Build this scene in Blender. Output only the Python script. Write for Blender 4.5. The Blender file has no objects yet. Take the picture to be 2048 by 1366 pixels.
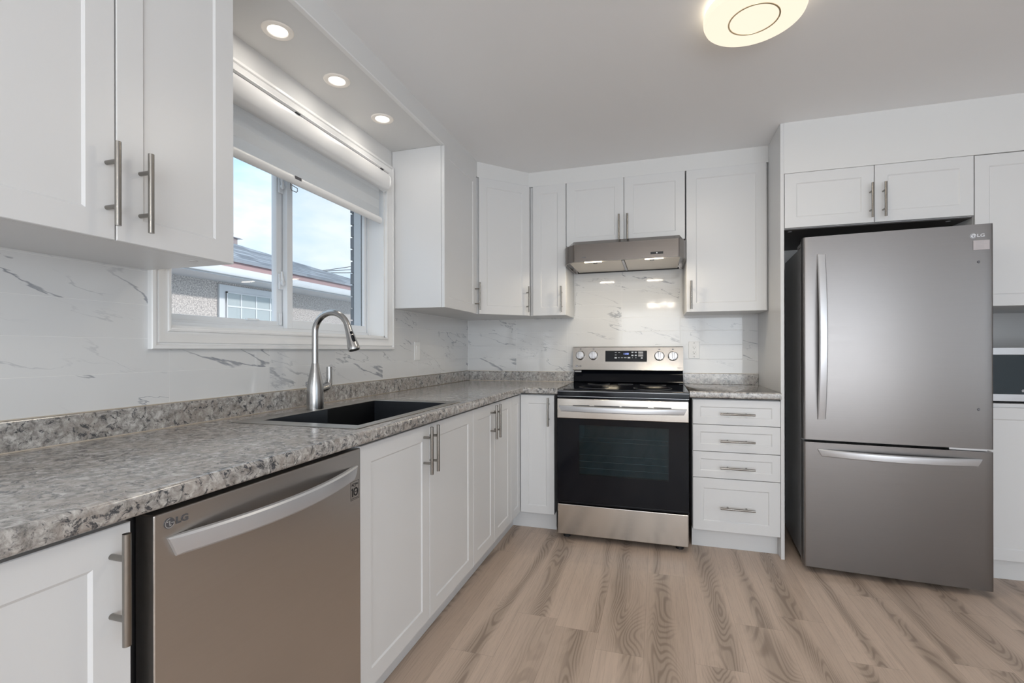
import bpy, bmesh, math, random
from mathutils import Vector, Matrix, Euler
random.seed(7)
C = bpy.context.scene.collection
SC = bpy.context.scene
R = math.radians

# ------------------------------------------------------------------ camera
CAM = Vector((1.455, -3.5389, 1.1487))
yaw, pitch, roll = R(16.9927), R(-0.0047), R(-0.1202)
fw = Vector((-math.sin(yaw)*math.cos(pitch), math.cos(yaw)*math.cos(pitch), math.sin(pitch)))
ri = Vector((math.cos(yaw), math.sin(yaw), 0)); up = ri.cross(fw)
rr = ri*math.cos(roll)+up*math.sin(roll); uu = -ri*math.sin(roll)+up*math.cos(roll)
cd = bpy.data.cameras.new('camera'); cam = bpy.data.objects.new('camera', cd); C.objects.link(cam)
cd.sensor_width = 36; cd.lens = 949.41*36/2048; cd.shift_y = (701.04-683)/2048; cd.clip_start = 0.02
m = Matrix((rr, uu, -fw)).transposed().to_4x4(); m.translation = CAM
cam.matrix_world = m
SC.camera = cam

# ------------------------------------------------------------------ view, world, sun, window daylight
SC.view_settings.view_transform = 'Standard'
SC.view_settings.look = 'None'
SC.view_settings.gamma = 1
SC.view_settings.use_curve_mapping = False
SC.view_settings.exposure = 0.12

W = bpy.data.worlds.new('sky'); SC.world = W; W.use_nodes = True
nt = W.node_tree; nt.nodes.clear()
def wn(t, **k):
    n = nt.nodes.new(t)
    for a, b in k.items(): setattr(n, a, b)
    return n
tc = wn('ShaderNodeTexCoord'); mp = wn('ShaderNodeMapping'); mp.inputs['Scale'].default_value = (1.0, 1.0, 2.6)
mp.inputs['Location'].default_value = (0.3, 0.2, 0.1)
nz = wn('ShaderNodeTexNoise'); nz.inputs['Scale'].default_value = 3.2; nz.inputs['Detail'].default_value = 7; nz.inputs['Roughness'].default_value = .55
cr = wn('ShaderNodeValToRGB')
cr.color_ramp.elements[0].position = .34; cr.color_ramp.elements[0].color = (.44, .68, .93, 1)
cr.color_ramp.elements[1].position = .62; cr.color_ramp.elements[1].color = (.88, .95, 1.0, 1)
bg = wn('ShaderNodeBackground'); bg.inputs['Strength'].default_value = 1.35
wo = wn('ShaderNodeOutputWorld')
nt.links.new(tc.outputs['Generated'], mp.inputs['Vector']); nt.links.new(mp.outputs['Vector'], nz.inputs['Vector'])
nt.links.new(nz.outputs['Fac'], cr.inputs['Fac']); nt.links.new(cr.outputs['Color'], bg.inputs['Color'])
nt.links.new(bg.outputs['Background'], wo.inputs['Surface'])

def light(name, kind, loc, power, color=(1, 1, 1), rot=(0, 0, 0), size=None, sy=None, shape=None, **k):
    d = bpy.data.lights.new(name, kind); o = bpy.data.objects.new(name, d); C.objects.link(o)
    d.energy = power; d.color = color; o.location = loc; o.rotation_euler = rot
    if shape: d.shape = shape
    if size is not None: d.size = size
    if sy is not None: d.size_y = sy
    for a, b in k.items(): setattr(d, a, b)
    return o
sun = light('sun', 'SUN', (0, 0, 8), 2.4, (1, .95, .90)); sun.data.angle = R(3)
sun.rotation_euler = Vector((-.88, -.20, -.42)).to_track_quat('-Z', 'Y').to_euler()
# area lamps: daylight of the rear window, tilted up; added fill beside the camera
light('rear_window_daylight', 'AREA', (2.3, -6.42, 1.2), 82, (.94, .97, 1.0), (R(124), 0, 0), 3.2, 1.9, 'RECTANGLE')
light('side_daylight_fill', 'AREA', (4.52, -4.6, 1.3), 7, (.94, .97, 1.0), (R(95), 0, R(90)), 1.9, 1.5, 'RECTANGLE')

# ------------------------------------------------------------------ materials
MATS = {}
class NB:
    def __init__(s, name):
        s.m = bpy.data.materials.new(name); s.m.use_nodes = True
        s.t = s.m.node_tree; s.t.nodes.clear()
        s.out = s.t.nodes.new('ShaderNodeOutputMaterial')
        s.b = s.t.nodes.new('ShaderNodeBsdfPrincipled')
        s.t.links.new(s.b.outputs[0], s.out.inputs[0]); MATS[name] = s.m
    def n(s, t, ins=None, **k):
        n = s.t.nodes.new(t)
        for a, b in k.items(): setattr(n, a, b)
        for a, b in (ins or {}).items(): s.set(n.inputs[a], b)
        return n
    def set(s, inp, v):
        if isinstance(v, bpy.types.NodeSocket): s.t.links.new(v, inp)
        else: inp.default_value = v
    def math(s, op, a, b=0.0, c=0.0, clamp=False):
        n = s.n('ShaderNodeMath', {0: a, 1: b, 2: c}, operation=op); n.use_clamp = clamp; return n.outputs[0]
    def sstep(s, x, a, b):
        n = s.n('ShaderNodeMapRange', {0: x, 1: a, 2: b}, interpolation_type='SMOOTHSTEP'); return n.outputs[0]
    def xyz(s, v):
        n = s.n('ShaderNodeSeparateXYZ', {0: v}); return n.outputs
    def comb(s, x, y, z): return s.n('ShaderNodeCombineXYZ', {0: x, 1: y, 2: z}).outputs[0]
    def noise(s, v, scale, detail=2, rough=.5, dist=0, lac=2.0):
        return s.n('ShaderNodeTexNoise', {'Vector': v, 'Scale': scale, 'Detail': detail, 'Roughness': rough, 'Distortion': dist}).outputs
    def obj(s): return s.n('ShaderNodeTexCoord').outputs['Object']
    def mix(s, f, a, b, mode='MIX'):
        n = s.n('ShaderNodeMix', data_type='RGBA', blend_type=mode)
        s.set(n.inputs[0], f); s.set(n.inputs[6], a); s.set(n.inputs[7], b); return n.outputs[2]
    def ramp(s, x, stops):
        n = s.n('ShaderNodeValToRGB', {0: x}); e = n.color_ramp.elements
        while len(e) < len(stops): e.new(.5)
        for q, (p_, c_) in zip(e, stops): q.position = p_; q.color = (*c_, 1)
        return n.outputs[0]
    def bump(s, h, strength=.2, dist=.002):
        n = s.n('ShaderNodeBump', {'Height': h, 'Strength': strength, 'Distance': dist}); s.set(s.b.inputs['Normal'], n.outputs[0])
    def P(s, **k):
        names = dict(col='Base Color', rough='Roughness', metal='Metallic', emis='Emission Color', es='Emission Strength',
                     spec='Specular IOR Level', trans='Transmission Weight', coat='Coat Weight', aniso='Anisotropic', alpha='Alpha', ior='IOR')
        for a, b in k.items():
            if a in ('col', 'emis') and isinstance(b, tuple): b = (*b, 1)
            s.set(s.b.inputs[names[a]], b)
        return s

def simple(name, col, rough=.5, metal=0, var=.0, vs=8, **k):
    n = NB(name); n.P(col=col, rough=rough, metal=metal, **k)
    if var:
        f = n.noise(n.obj(), vs, 3)[0]
        n.P(col=n.mix(f, (*[c*(1-var) for c in col], 1), (*[min(1, c*(1+var)) for c in col], 1)))
    return n.m

simple('cabinet_white', (.72, .722, .725), .32, var=.012, vs=3)
simple('wall_paint', (.74, .74, .735), .6, var=.012, vs=2)
simple('ceiling_paint', (.90, .90, .905), .8, var=.012, vs=1.5)
simple('trim_white', (.84, .84, .835), .35, var=.01, vs=4)
simple('vinyl_white', (.84, .86, .88), .3, var=.01, vs=4)
simple('cabinet_underside', (.70, .70, .70), .45, var=.02)
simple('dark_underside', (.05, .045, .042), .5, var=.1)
simple('dark_gap', (.012, .012, .014), .5, var=.2)
simple('black_enamel', (.004, .005, .008), .10, var=.1, spec=.22)
simple('black_rubber', (.015, .015, .015), .6, var=.2)
simple('outlet_plastic', (.86, .86, .85), .3, var=.01)
simple('outlet_slot', (.12, .12, .12), .5, var=.05)
simple('caulk', (.72, .64, .54), .5, var=.05)
simple('logo_grey', (.13, .13, .14), .35, metal=.4, var=.05)
simple('logo_light', (.62, .62, .63), .3, metal=.6, var=.02)
simple('ink_black', (.012, .012, .015), .5, var=.1)
simple('marking_grey', (.38, .38, .40), .5, var=.05)
simple('sticker_paper', (.50, .46, .47), .5, var=.03)
simple('gutter_white', (.66, .68, .70), .35, var=.02)
simple('eave_board', (.40, .27, .27), .7, var=.1)
simple('soffit_board', (.66, .66, .68), .6, var=.05)
simple('brick_dark', (.20, .22, .25), .8, var=.25, vs=30)
simple('chimney_brick', (.30, .25, .25), .8, var=.3, vs=20)
simple('ground_gravel', (.30, .30, .29), .9, var=.3, vs=12)
simple('brass', (.65, .52, .33), .3, metal=1, var=.05)
simple('rack_chrome', (.75, .77, .78), .25, metal=1, var=.02)

def steel(name, col, rough, brush=(300, 300, 4), amt=.12, aniso=0.0):
    n = NB(name); o = n.obj()
    v = n.n('ShaderNodeVectorMath', {0: o, 1: brush}, operation='MULTIPLY').outputs[0]
    f = n.noise(v, 1.0, 3, .6)[0]
    big = n.noise(o, 3.0, 2)[0]
    n.P(metal=1, col=n.mix(f, (*[c*(1-amt) for c in col], 1), (*[min(1, c*(1+amt)) for c in col], 1)),
        rough=n.math('ADD', n.math('MULTIPLY', f, .10), n.math('ADD', rough-.06, n.math('MULTIPLY', big, .02))))
    if aniso: n.P(aniso=aniso)
    return n.m
steel('stainless_warm', (.58, .555, .53), .30, (3, 3, 220), .03)        # dishwasher
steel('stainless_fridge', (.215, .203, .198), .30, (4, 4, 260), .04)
steel('stainless_bright', (.56, .53, .495), .17, (3, 3, 240), .04)         # range
steel('stainless_hood', (.21, .19, .175), .18, (3, 200, 260), .05)
simple('handle_satin', (.60, .61, .635), .34, metal=.65, var=.02)
steel('nickel', (.29, .275, .255), .24, (300, 300, 6), .10)
steel('faucet_steel', (.44, .435, .43), .22, (200, 200, 8), .06)
steel('sink_steel', (.45, .43, .40), .33, (10, 240, 240), .06)
simple('sink_bowl', (.022, .025, .03), .42, metal=.2, var=.15, vs=40)
steel('stainless_panel', (.36, .335, .305), .15, (3, 3, 240), .04)
steel('chrome', (.55, .55, .56), .10, (20, 20, 20), .02)
simple('fridge_side', (.33, .335, .345), .42, metal=.3, var=.04)

n = NB('filter_mesh'); o = n.obj(); x, y, z = n.xyz(o)
g = n.math('MULTIPLY', n.math('SINE', n.math('MULTIPLY', x, 900)), n.math('SINE', n.math('MULTIPLY', y, 900)))
n.P(metal=.7, rough=.4, col=n.mix(n.sstep(g, -.4, .6), (.80, .74, .66, 1), (.55, .50, .44, 1)))

def emit(name, col, s, base=(.9, .9, .9)):
    n = NB(name); n.P(col=base, rough=.5, emis=col, es=s); return n.m
emit('downlight_lens', (1, .95, .88), 4)
emit('lamp_disc', (1, .86, .68), .98, (.1, .09, .08))
emit('lamp_rim', (1, .86, .60), 3.0, (.3, .28, .25))
emit('downlight_ring', (1, .88, .74), .12, (.72, .69, .65))
emit('hood_led', (1, .88, .66), 5)
emit('display_blue', (.30, .42, 1.0), 1.2, (.05, .05, .2))
emit('display_mark', (.55, .58, .62), .35, (.3, .3, .3))
emit('bulb_glow', (1, .90, .76), 120)

# glass panes
def glass(name, tint=(1, 1, 1), gl=.08, rough=0.0):
    n = NB(name); n.t.nodes.remove(n.b)
    tr = n.n('ShaderNodeBsdfTransparent', {0: (*tint, 1)})
    gs = n.n('ShaderNodeBsdfGlossy', {'Color': (1, 1, 1, 1), 'Roughness': rough})
    ge = n.n('ShaderNodeNewGeometry')
    dt = n.n('ShaderNodeVectorMath', {0: ge.outputs['Normal'], 1: ge.outputs['Incoming']}, operation='DOT_PRODUCT').outputs['Value']
    f = n.math('ADD', gl, n.math('MULTIPLY', n.math('POWER', n.math('SUBTRACT', 1.0, n.math('ABSOLUTE', dt), clamp=True), 5.0), 1-gl), clamp=True)
    mx = n.n('ShaderNodeMixShader', {0: f, 1: tr.outputs[0], 2: gs.outputs[0]})
    n.t.links.new(mx.outputs[0], n.out.inputs[0]); return n.m
glass('window_glass', (.98, .99, 1.0), .022)
glass('oven_glass', (.36, .50, .54), .022, .02)

n = NB('insect_screen'); n.t.nodes.remove(n.b)
o = n.obj(); x, y, z = n.xyz(o)
tr = n.n('ShaderNodeBsdfTransparent', {0: (1, 1, 1, 1)}); df = n.n('ShaderNodeBsdfDiffuse', {0: (.22, .28, .32, 1)})
wv = n.math('MULTIPLY', n.math('SINE', n.math('MULTIPLY', y, 3900)), n.math('SINE', n.math('MULTIPLY', z, 3900)))
f = n.math('ADD', .13, n.math('MULTIPLY', wv, .05))
mx = n.n('ShaderNodeMixShader', {0: f, 1: tr.outputs[0], 2: df.outputs[0]}); n.t.links.new(mx.outputs[0], n.out.inputs[0])

# zebra roller blind fabric: solid and sheer bands
n = NB('blind_fabric'); n.t.nodes.remove(n.b); o = n.obj(); x, y, z = n.xyz(o)
band = n.sstep(n.math('SINE', n.math('MULTIPLY', n.math('SUBTRACT', z, 1.865), 2*math.pi/.09)), -.15, .15)
df = n.n('ShaderNodeBsdfDiffuse', {0: (.74, .76, .77, 1)}); tl = n.n('ShaderNodeBsdfTranslucent', {0: (.80, .82, .84, 1)})
a = n.n('ShaderNodeMixShader', {0: .30, 1: df.outputs[0], 2: tl.outputs[0]})
tr = n.n('ShaderNodeBsdfTransparent', {0: (1, 1, 1, 1)})
mx = n.n('ShaderNodeMixShader', {0: n.math('MULTIPLY', band, .12), 1: a.outputs[0], 2: tr.outputs[0]}); n.t.links.new(mx.outputs[0], n.out.inputs[0])

# marble look wall tile (0.40 x 0.10 courses), u along the wall, z up
def tile_mat(name, axis, u0):
    n = NB(name); o = n.obj(); c = n.xyz(o); u = c[0] if axis == 'x' else c[1]; z = c[2]
    un = n.math('DIVIDE', n.math('SUBTRACT', u, u0), .40); zn = n.math('DIVIDE', n.math('SUBTRACT', z, .987), .0995)
    iu = n.math('FLOOR', un); iz = n.math('FLOOR', zn); fu = n.math('FRACT', un); fz = n.math('FRACT', zn)
    wn_ = n.n('ShaderNodeTexWhiteNoise', {'Vector': n.comb(iu, iz, 3.7)}, noise_dimensions='3D')
    rv = n.n('ShaderNodeVectorMath', {0: wn_.outputs['Color'], 1: (9, 9, 9)}, operation='MULTIPLY').outputs[0]
    # diagonal veins falling to the right
    sg = -1.0 if axis == 'y' else 1.0
    a_ = n.math('ADD', n.math('MULTIPLY', u, .30), n.math('MULTIPLY', z, 1.0))
    b_ = n.math('SUBTRACT', n.math('MULTIPLY', u, 1.0), n.math('MULTIPLY', z, .3))
    base = n.comb(n.math('MULTIPLY', b_, 1.1), n.math('MULTIPLY', a_, 4.6), 0.0)
    v = n.n('ShaderNodeVectorMath', {0: base, 1: rv}, operation='ADD').outputs[0]
    n1 = n.noise(v, 1.0, 6, .55, .15)[0]
    n2 = n.noise(v, 1.8, 5, .55, .15)[0]
    msk = n.noise(v, .9, 2, .5)[1]; ms = n.xyz(msk)
    thick = n.math('MULTIPLY', n.sstep(ms[1], .44, .74), .017)
    d1 = n.math('ABSOLUTE', n.math('SUBTRACT', n1, .5)); 
    v1 = n.math('SUBTRACT', 1.0, n.sstep(d1, n.math('MULTIPLY', thick, .25), n.math('ADD', thick, .0045)))
    v1 = n.math('MULTIPLY', v1, n.sstep(ms[0], .45, .56))
    d2 = n.math('ABSOLUTE', n.math('SUBTRACT', n2, .48)); v2 = n.math('SUBTRACT', 1.0, n.sstep(d2, .001, .010))
    v2 = n.math('MULTIPLY', n.math('MULTIPLY', v2, n.sstep(ms[2], .52, .62)), .45)
    vein = n.math('MAXIMUM', v1, v2)
    shade = n.noise(v, 14, 3, .6)[0]
    vein = n.math('MULTIPLY', vein, n.math('ADD', .40, n.math('MULTIPLY', shade, .75)), clamp=True)
    cloud = n.noise(v, .7, 2)[0]
    body = n.mix(cloud, (.75, .75, .745, 1), (.69, .695, .70, 1))
    col = n.mix(vein, body, (.25, .265, .30, 1))
    ge = n.math('MINIMUM', n.math('MULTIPLY', n.math('MINIMUM', fu, n.math('SUBTRACT', 1.0, fu)), .40),
                n.math('MULTIPLY', n.math('MINIMUM', fz, n.math('SUBTRACT', 1.0, fz)), .0995))
    gr = n.math('SUBTRACT', 1.0, n.sstep(ge, .0004, .0011))
    col = n.mix(n.math('MULTIPLY', gr, .55), col, (.84, .84, .83, 1))
    n.P(col=col, rough=n.math('ADD', .07, n.math('MULTIPLY', gr, .4)), spec=.5)
    n.bump(n.math('MULTIPLY', gr, -1.0), .35, .0008); return n.m
tile_mat('tile_left', 'y', -2.441); tile_mat('tile_back', 'x', .01)

# speckled granite-look laminate
n = NB('granite'); o = n.obj()
big = n.noise(o, 11, 4, .6, .4)[0]; mid = n.noise(o, 55, 5, .70, .5)[0]; fine = n.noise(o, 210, 4, .7)[0]
blot = n.noise(o, 42, 6, .76, .8)[0]; pat = n.noise(o, 7, 3, .6)[0]
c0 = n.ramp(mid, [(.32, (.14, .135, .13)), (.43, (.29, .275, .26)), (.53, (.43, .41, .39)), (.66, (.66, .645, .625))])
c1 = n.mix(n.math('MULTIPLY', n.sstep(big, .42, .62), .45), c0, (.36, .31, .27, 1))
dk = n.math('MULTIPLY', n.sstep(blot, .53, .575), n.sstep(n.math('ADD', fine, n.math('MULTIPLY', pat, .6)), .66, .86))
c2 = n.mix(n.math('MULTIPLY', dk, .92), c1, (.035, .04, .05, 1))
c3 = n.mix(n.math('MULTIPLY', n.sstep(fine, .56, .72), .25), c2, (.72, .71, .69, 1))
n.P(col=c3, rough=n.math('ADD', .10, n.math('MULTIPLY', mid, .10)), spec=.8)
n.bump(mid, .04, .0006)

# vinyl plank floor, planks 0.18 wide along y
n = NB('vinyl_plank'); o = n.obj(); x, y, z = n.xyz(o)
px = n.math('DIVIDE', n.math('SUBTRACT', x, 1.405), .18); ix = n.math('FLOOR', px); fx = n.math('FRACT', px)
r1 = n.n('ShaderNodeTexWhiteNoise', {'W': ix}, noise_dimensions='1D').outputs['Value']
py = n.math('DIVIDE', n.math('ADD', y, n.math('ADD', 1.50, n.math('MULTIPLY', r1, 1.22))), 1.22)
iy = n.math('FLOOR', py); fy = n.math('FRACT', py)
rw = n.n('ShaderNodeTexWhiteNoise', {'Vector': n.comb(ix, iy, 1.3)}, noise_dimensions='3D'); rc = n.xyz(rw.outputs['Color'])
off = n.n('ShaderNodeVectorMath', {0: rw.outputs['Color'], 1: (20, 20, 20)}, operation='MULTIPLY').outputs[0]
v = n.n('ShaderNodeVectorMath', {0: n.comb(n.math('MULTIPLY', x, 1.0), n.math('MULTIPLY', y, .11), 0.0), 1: off}, operation='ADD').outputs[0]
warp = n.noise(v, 9, 2, .5)[0]
# a dark heartwood band wandering along each plank, with growth rings inside it
cen = n.math('ADD', .5, n.math('MULTIPLY', n.math('SUBTRACT', n.noise(v, 3.2, 1, .4)[0], .5), 2.2))
dist_ = n.math('ABSOLUTE', n.math('SUBTRACT', fx, cen))
band = n.math('SUBTRACT', 1.0, n.sstep(n.math('ADD', dist_, n.math('MULTIPLY', n.math('SUBTRACT', warp, .5), .5)), .0, .30))
vr_ = n.n('ShaderNodeVectorMath', {0: n.comb(n.math('MULTIPLY', x, 1.0), n.math('MULTIPLY', y, .20), 0.0), 1: off}, operation='ADD').outputs[0]
cath = n.noise(vr_, 8.0, 1.0, .3, .5)[0]
rings = n.math('SINE', n.math('ADD', n.math('MULTIPLY', cath, 150.0), n.math('MULTIPLY', n.math('SUBTRACT', fx, .5), 9.0)))
rings = n.sstep(rings, -.3, 1.0)
vf = n.n('ShaderNodeVectorMath', {0: n.comb(n.math('MULTIPLY', x, 1.0), n.math('MULTIPLY', y, .035), 0.0), 1: off}, operation='ADD').outputs[0]
fineg = n.noise(vf, 190, 3, .65)[0]; midg = n.noise(vf, 36, 2, .5)[0]
base = n.mix(rc[0], (.62, .485, .39, 1), (.54, .42, .335, 1))
base = n.mix(n.math('MULTIPLY', n.sstep(midg, .35, .7), .30), base, (.46, .36, .29, 1))
cc = n.mix(n.math('MULTIPLY', band, .62), base, (.30, .225, .172, 1))
cc = n.mix(n.math('MULTIPLY', rings, n.math('ADD', .03, n.math('MULTIPLY', band, .42))), cc, (.165, .122, .092, 1))
cc = n.mix(n.math('MULTIPLY', n.math('MULTIPLY', n.math('SUBTRACT', 1.0, rings), band), .16), cc, (.52, .43, .35, 1))
cc = n.mix(n.math('MULTIPLY', n.sstep(fineg, .45, .70), .22), cc, (.22, .165, .13, 1))
ed = n.math('MINIMUM', n.math('MULTIPLY', n.math('MINIMUM', fx, n.math('SUBTRACT', 1.0, fx)), .18), n.math('MULTIPLY', n.math('MINIMUM', fy, n.math('SUBTRACT', 1.0, fy)), 1.22))
se = n.math('SUBTRACT', 1.0, n.sstep(ed, .0003, .0012))
cc = n.mix(n.math('MULTIPLY', se, .35), cc, (.12, .09, .07, 1))
n.P(col=cc, rough=n.math('ADD', .34, n.math('MULTIPLY', fineg, .14)), spec=.45)
n.bump(n.math('ADD', n.math('MULTIPLY', fineg, .5), n.math('MULTIPLY', se, -1.0)), .12, .0008)

# exterior materials
n = NB('stucco'); o = n.obj(); f1 = n.noise(o, 60, 4, .75)[0]; f2 = n.noise(o, 1.5, 3)[0]; f3 = n.noise(o, 22, 3, .7)[0]
cc = n.mix(n.sstep(f1, .38, .62), (.30, .265, .25, 1), (.74, .67, .62, 1)); cc = n.mix(n.math('MULTIPLY', f2, .4), cc, (.56, .55, .54, 1))
n.P(col=cc, rough=.9); n.bump(f1, .5, .01)
n = NB('shingle'); o = n.obj(); x, y, z = n.xyz(o)
row = n.math('MULTIPLY', x, 7.5); fr = n.math('FRACT', row); ir = n.math('FLOOR', row)
cl = n.math('FLOOR', n.math('ADD', n.math('MULTIPLY', y, 3.6), n.math('MULTIPLY', ir, .37)))
rw = n.n('ShaderNodeTexWhiteNoise', {'Vector': n.comb(ir, cl, 2.0)}, noise_dimensions='3D').outputs[0]
f1 = n.noise(o, 40, 4, .7)[0]
cc = n.mix(rw, (.12, .135, .16, 1), (.33, .36, .40, 1)); cc = n.mix(n.math('MULTIPLY', f1, .35), cc, (.36, .38, .41, 1))
cc = n.mix(n.math('MULTIPLY', n.sstep(fr, .70, .95), .75), cc, (.06, .07, .09, 1)); n.P(col=cc, rough=.85)
simple('neighbour_glass', (.42, .47, .48), .08, var=.1, vs=1.2)

# ------------------------------------------------------------------ geometry helpers
class MB:
    def __init__(s): s.bm = bmesh.new(); s.M = Matrix.Identity(4)
    def box(s, x0, x1, y0, y1, z0, z1, bev=0.0, seg=2):
        b = bmesh.new(); bmesh.ops.create_cube(b, size=1)
        for v in b.verts: v.co = Vector(((x0+x1)/2+v.co.x*(x1-x0), (y0+y1)/2+v.co.y*(y1-y0), (z0+z1)/2+v.co.z*(z1-z0)))
        if bev: bmesh.ops.bevel(b, geom=b.edges[:], offset=bev, segments=seg, affect='EDGES', profile=.5)
        s.add(b); return s
    def add(s, b):
        b.transform(s.M); me = bpy.data.meshes.new('t'); b.to_mesh(me); b.free(); s.bm.from_mesh(me); bpy.data.meshes.remove(me)
    def cyl(s, p, q, r, r2=None, n=20, caps=True):
        p = Vector(p); q = Vector(q); d = q-p; r2 = r if r2 is None else r2
        b = bmesh.new(); bmesh.ops.create_cone(b, cap_ends=caps, segments=n, radius1=r, radius2=r2, depth=d.length)
        b.transform(Matrix.Translation((p+q)/2) @ d.to_track_quat('Z', 'Y').to_matrix().to_4x4()); s.add(b); return s
    def lathe(s, prof, c=(0, 0, 0), n=40, axis='Z'):
        b = bmesh.new(); c = Vector(c); rings = []
        for (r, h) in prof:
            ring = []
            for i in range(n):
                a = 2*math.pi*i/n
                q = Vector((r*math.cos(a), r*math.sin(a), h))
                if axis == '-Y': q = Vector((q.x, -q.z, q.y))
                if axis == 'X': q = Vector((q.z, q.y, q.x))
                ring.append(b.verts.new(c+q))
            rings.append(ring)
        for a_, b_ in zip(rings, rings[1:]):
            for i in range(n): b.faces.new((a_[i], a_[(i+1) % n], b_[(i+1) % n], b_[i]))
        for ring in (rings[0], rings[-1]):
            if (ring[0].co-ring[n//2].co).length > 1e-6:
                try: b.faces.new(ring)
                except ValueError: pass
        bmesh.ops.remove_doubles(b, verts=b.verts[:], dist=1e-7)
        bmesh.ops.recalc_face_normals(b, faces=b.faces[:]); s.add(b); return s
    def tube(s, pts, rad, n=20, caps=True):
        pts = [Vector(p) for p in pts]; rads = rad if isinstance(rad, (list, tuple)) else [rad]*len(pts)
        b = bmesh.new(); rings = []; prev = None
        for i, p in enumerate(pts):
            t = (pts[min(i+1, len(pts)-1)]-pts[max(i-1, 0)]).normalized()
            if prev is None:
                a = Vector((0, 1, 0)) if abs(t.y) < .9 else Vector((1, 0, 0)); nrm = t.cross(a).normalized()
            else: nrm = (prev-t*prev.dot(t)).normalized()
            prev = nrm; bi = t.cross(nrm)
            rings.append([b.verts.new(p+(nrm*math.cos(2*math.pi*k/n)+bi*math.sin(2*math.pi*k/n))*rads[i]) for k in range(n)])
        for a_, b_ in zip(rings, rings[1:]):
            for i in range(n): b.faces.new((a_[i], a_[(i+1) % n], b_[(i+1) % n], b_[i]))
        if caps: b.faces.new(rings[0]); b.faces.new(rings[-1])
        bmesh.ops.recalc_face_normals(b, faces=b.faces[:]); s.add(b); return s
    def prism(s, poly, h0, h1, axis='Z'):
        """poly: 2D points; extruded along the axis from h0 to h1. Z:(x,y) Y:(x,z) X:(y,z)"""
        b = bmesh.new()
        def P3(p, h): return {'Z': (p[0], p[1], h), 'Y': (p[0], h, p[1]), 'X': (h, p[0], p[1])}[axis]
        A = [b.verts.new(P3(p, h0)) for p in poly]; B = [b.verts.new(P3(p, h1)) for p in poly]; N = len(poly)
        b.faces.new(A); b.faces.new(B)
        for i in range(N): b.faces.new((A[i], A[(i+1) % N], B[(i+1) % N], B[i]))
        bmesh.ops.recalc_face_normals(b, faces=b.faces[:]); s.add(b); return s
    def quad(s, *p):
        b = bmesh.new(); b.faces.new([b.verts.new(q) for q in p]); s.add(b); return s
    def build(s, name, mat, parent=None, smooth=True, loc=None, rot=None):
        me = bpy.data.meshes.new(name); bm = s.bm
        bmesh.ops.remove_doubles(bm, verts=bm.verts[:], dist=1e-6)
        for f in bm.faces: f.smooth = smooth
        if smooth:
            for e in bm.edges:
                if len(e.link_faces) == 2 and e.calc_face_angle(0) > R(32): e.smooth = False
        bm.to_mesh(me); bm.free(); me.materials.append(MATS[mat] if isinstance(mat, str) else mat)
        o = bpy.data.objects.new(name, me); C.objects.link(o)
        if smooth:
            wm = o.modifiers.new('weighted_normals', 'WEIGHTED_NORMAL'); wm.keep_sharp = True
        if parent: o.parent = parent
        if loc: o.location = loc
        if rot: o.rotation_euler = rot
        return o
def thing(name, label, cat, loc=(0, 0, 0), rz=0, group=None):
    o = bpy.data.objects.new(name, None); C.objects.link(o); o.location = loc; o.rotation_euler = (0, 0, rz)
    o.empty_display_size = .05; return tag(o, label, cat, group)
def tag(o, label, cat, group=None):
    o['label'] = label; o['category'] = cat
    if group: o['group'] = group
    return o
def struct(o): o['kind'] = 'structure'; return o
def text_mesh(name, body, size, mat, parent, M, extrude=.0004, sx=1.0, bold=0.0):
    """lettering as a mesh; text lies in local XZ facing -Y"""
    cu = bpy.data.curves.new('txt', 'FONT'); cu.body = body; cu.size = size; cu.extrude = extrude; cu.align_x = 'CENTER'; cu.align_y = 'CENTER'
    cu.offset = bold; cu.resolution_u = 4
    to = bpy.data.objects.new('txt', cu); C.objects.link(to); bpy.context.view_layer.update()
    me = bpy.data.meshes.new_from_object(to.evaluated_get(bpy.context.evaluated_depsgraph_get()))
    bpy.data.objects.remove(to); bpy.data.curves.remove(cu)
    me.transform(M @ Matrix.Rotation(R(90), 4, 'X') @ Matrix.Diagonal((sx, 1, 1, 1)))
    me.materials.clear(); me.materials.append(MATS[mat]); me.name = name
    o = bpy.data.objects.new(name, me); C.objects.link(o); o.parent = parent; return o
T = Matrix.Translation

def handle(parent, x, z, yf, vert=True, L=.178):
    """bar pull: bar and two posts; yf = local y of the door face"""
    b = MB(); r = .006; yb = yf-.034
    if vert:
        b.cyl((x, yb, z-L/2), (x, yb, z+L/2), r); ps = [(x, z-.048), (x, z+.048)]
    else:
        b.cyl((x-L/2, yb, z), (x+L/2, yb, z), r); ps = [(x-.048, z), (x+.048, z)]
    for (a, c) in ps: b.cyl((a, yf, c), (a, yb, c), .0048, n=14)
    return b.build('handle', 'nickel', parent)

def door_mesh(x0, x1, z0, z1, yf, rail=.056, t=.019, step=.0052, depth=.0040):
    """shaker door or drawer front: slab with recessed centre panel; front face at local y=yf"""
    b = bmesh.new(); yb = yf+t; e = .0015
    def ring(d, y): return [b.verts.new(q) for q in ((x0+d, y, z0+d), (x1-d, y, z0+d), (x1-d, y, z1-d), (x0+d, y, z1-d))]
    rs = [ring(0, yb), ring(0, yf+e), ring(e, yf), ring(rail, yf), ring(rail+step, yf+depth)]
    b.faces.new(rs[0][::-1])
    for A, B in zip(rs, rs[1:]):
        for i in range(4): b.faces.new((A[i], A[(i+1) % 4], B[(i+1) % 4], B[i]))
    b.faces.new(rs[-1]); bmesh.ops.recalc_face_normals(b, faces=b.faces[:]); return b
def door(parent, x0, x1, z0, z1, yf, rail=.056, name='door', **k):
    m_ = MB(); m_.add(door_mesh(x0, x1, z0, z1, yf, rail, **k)); return m_.build(name, 'cabinet_white', parent, smooth=False)

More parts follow.
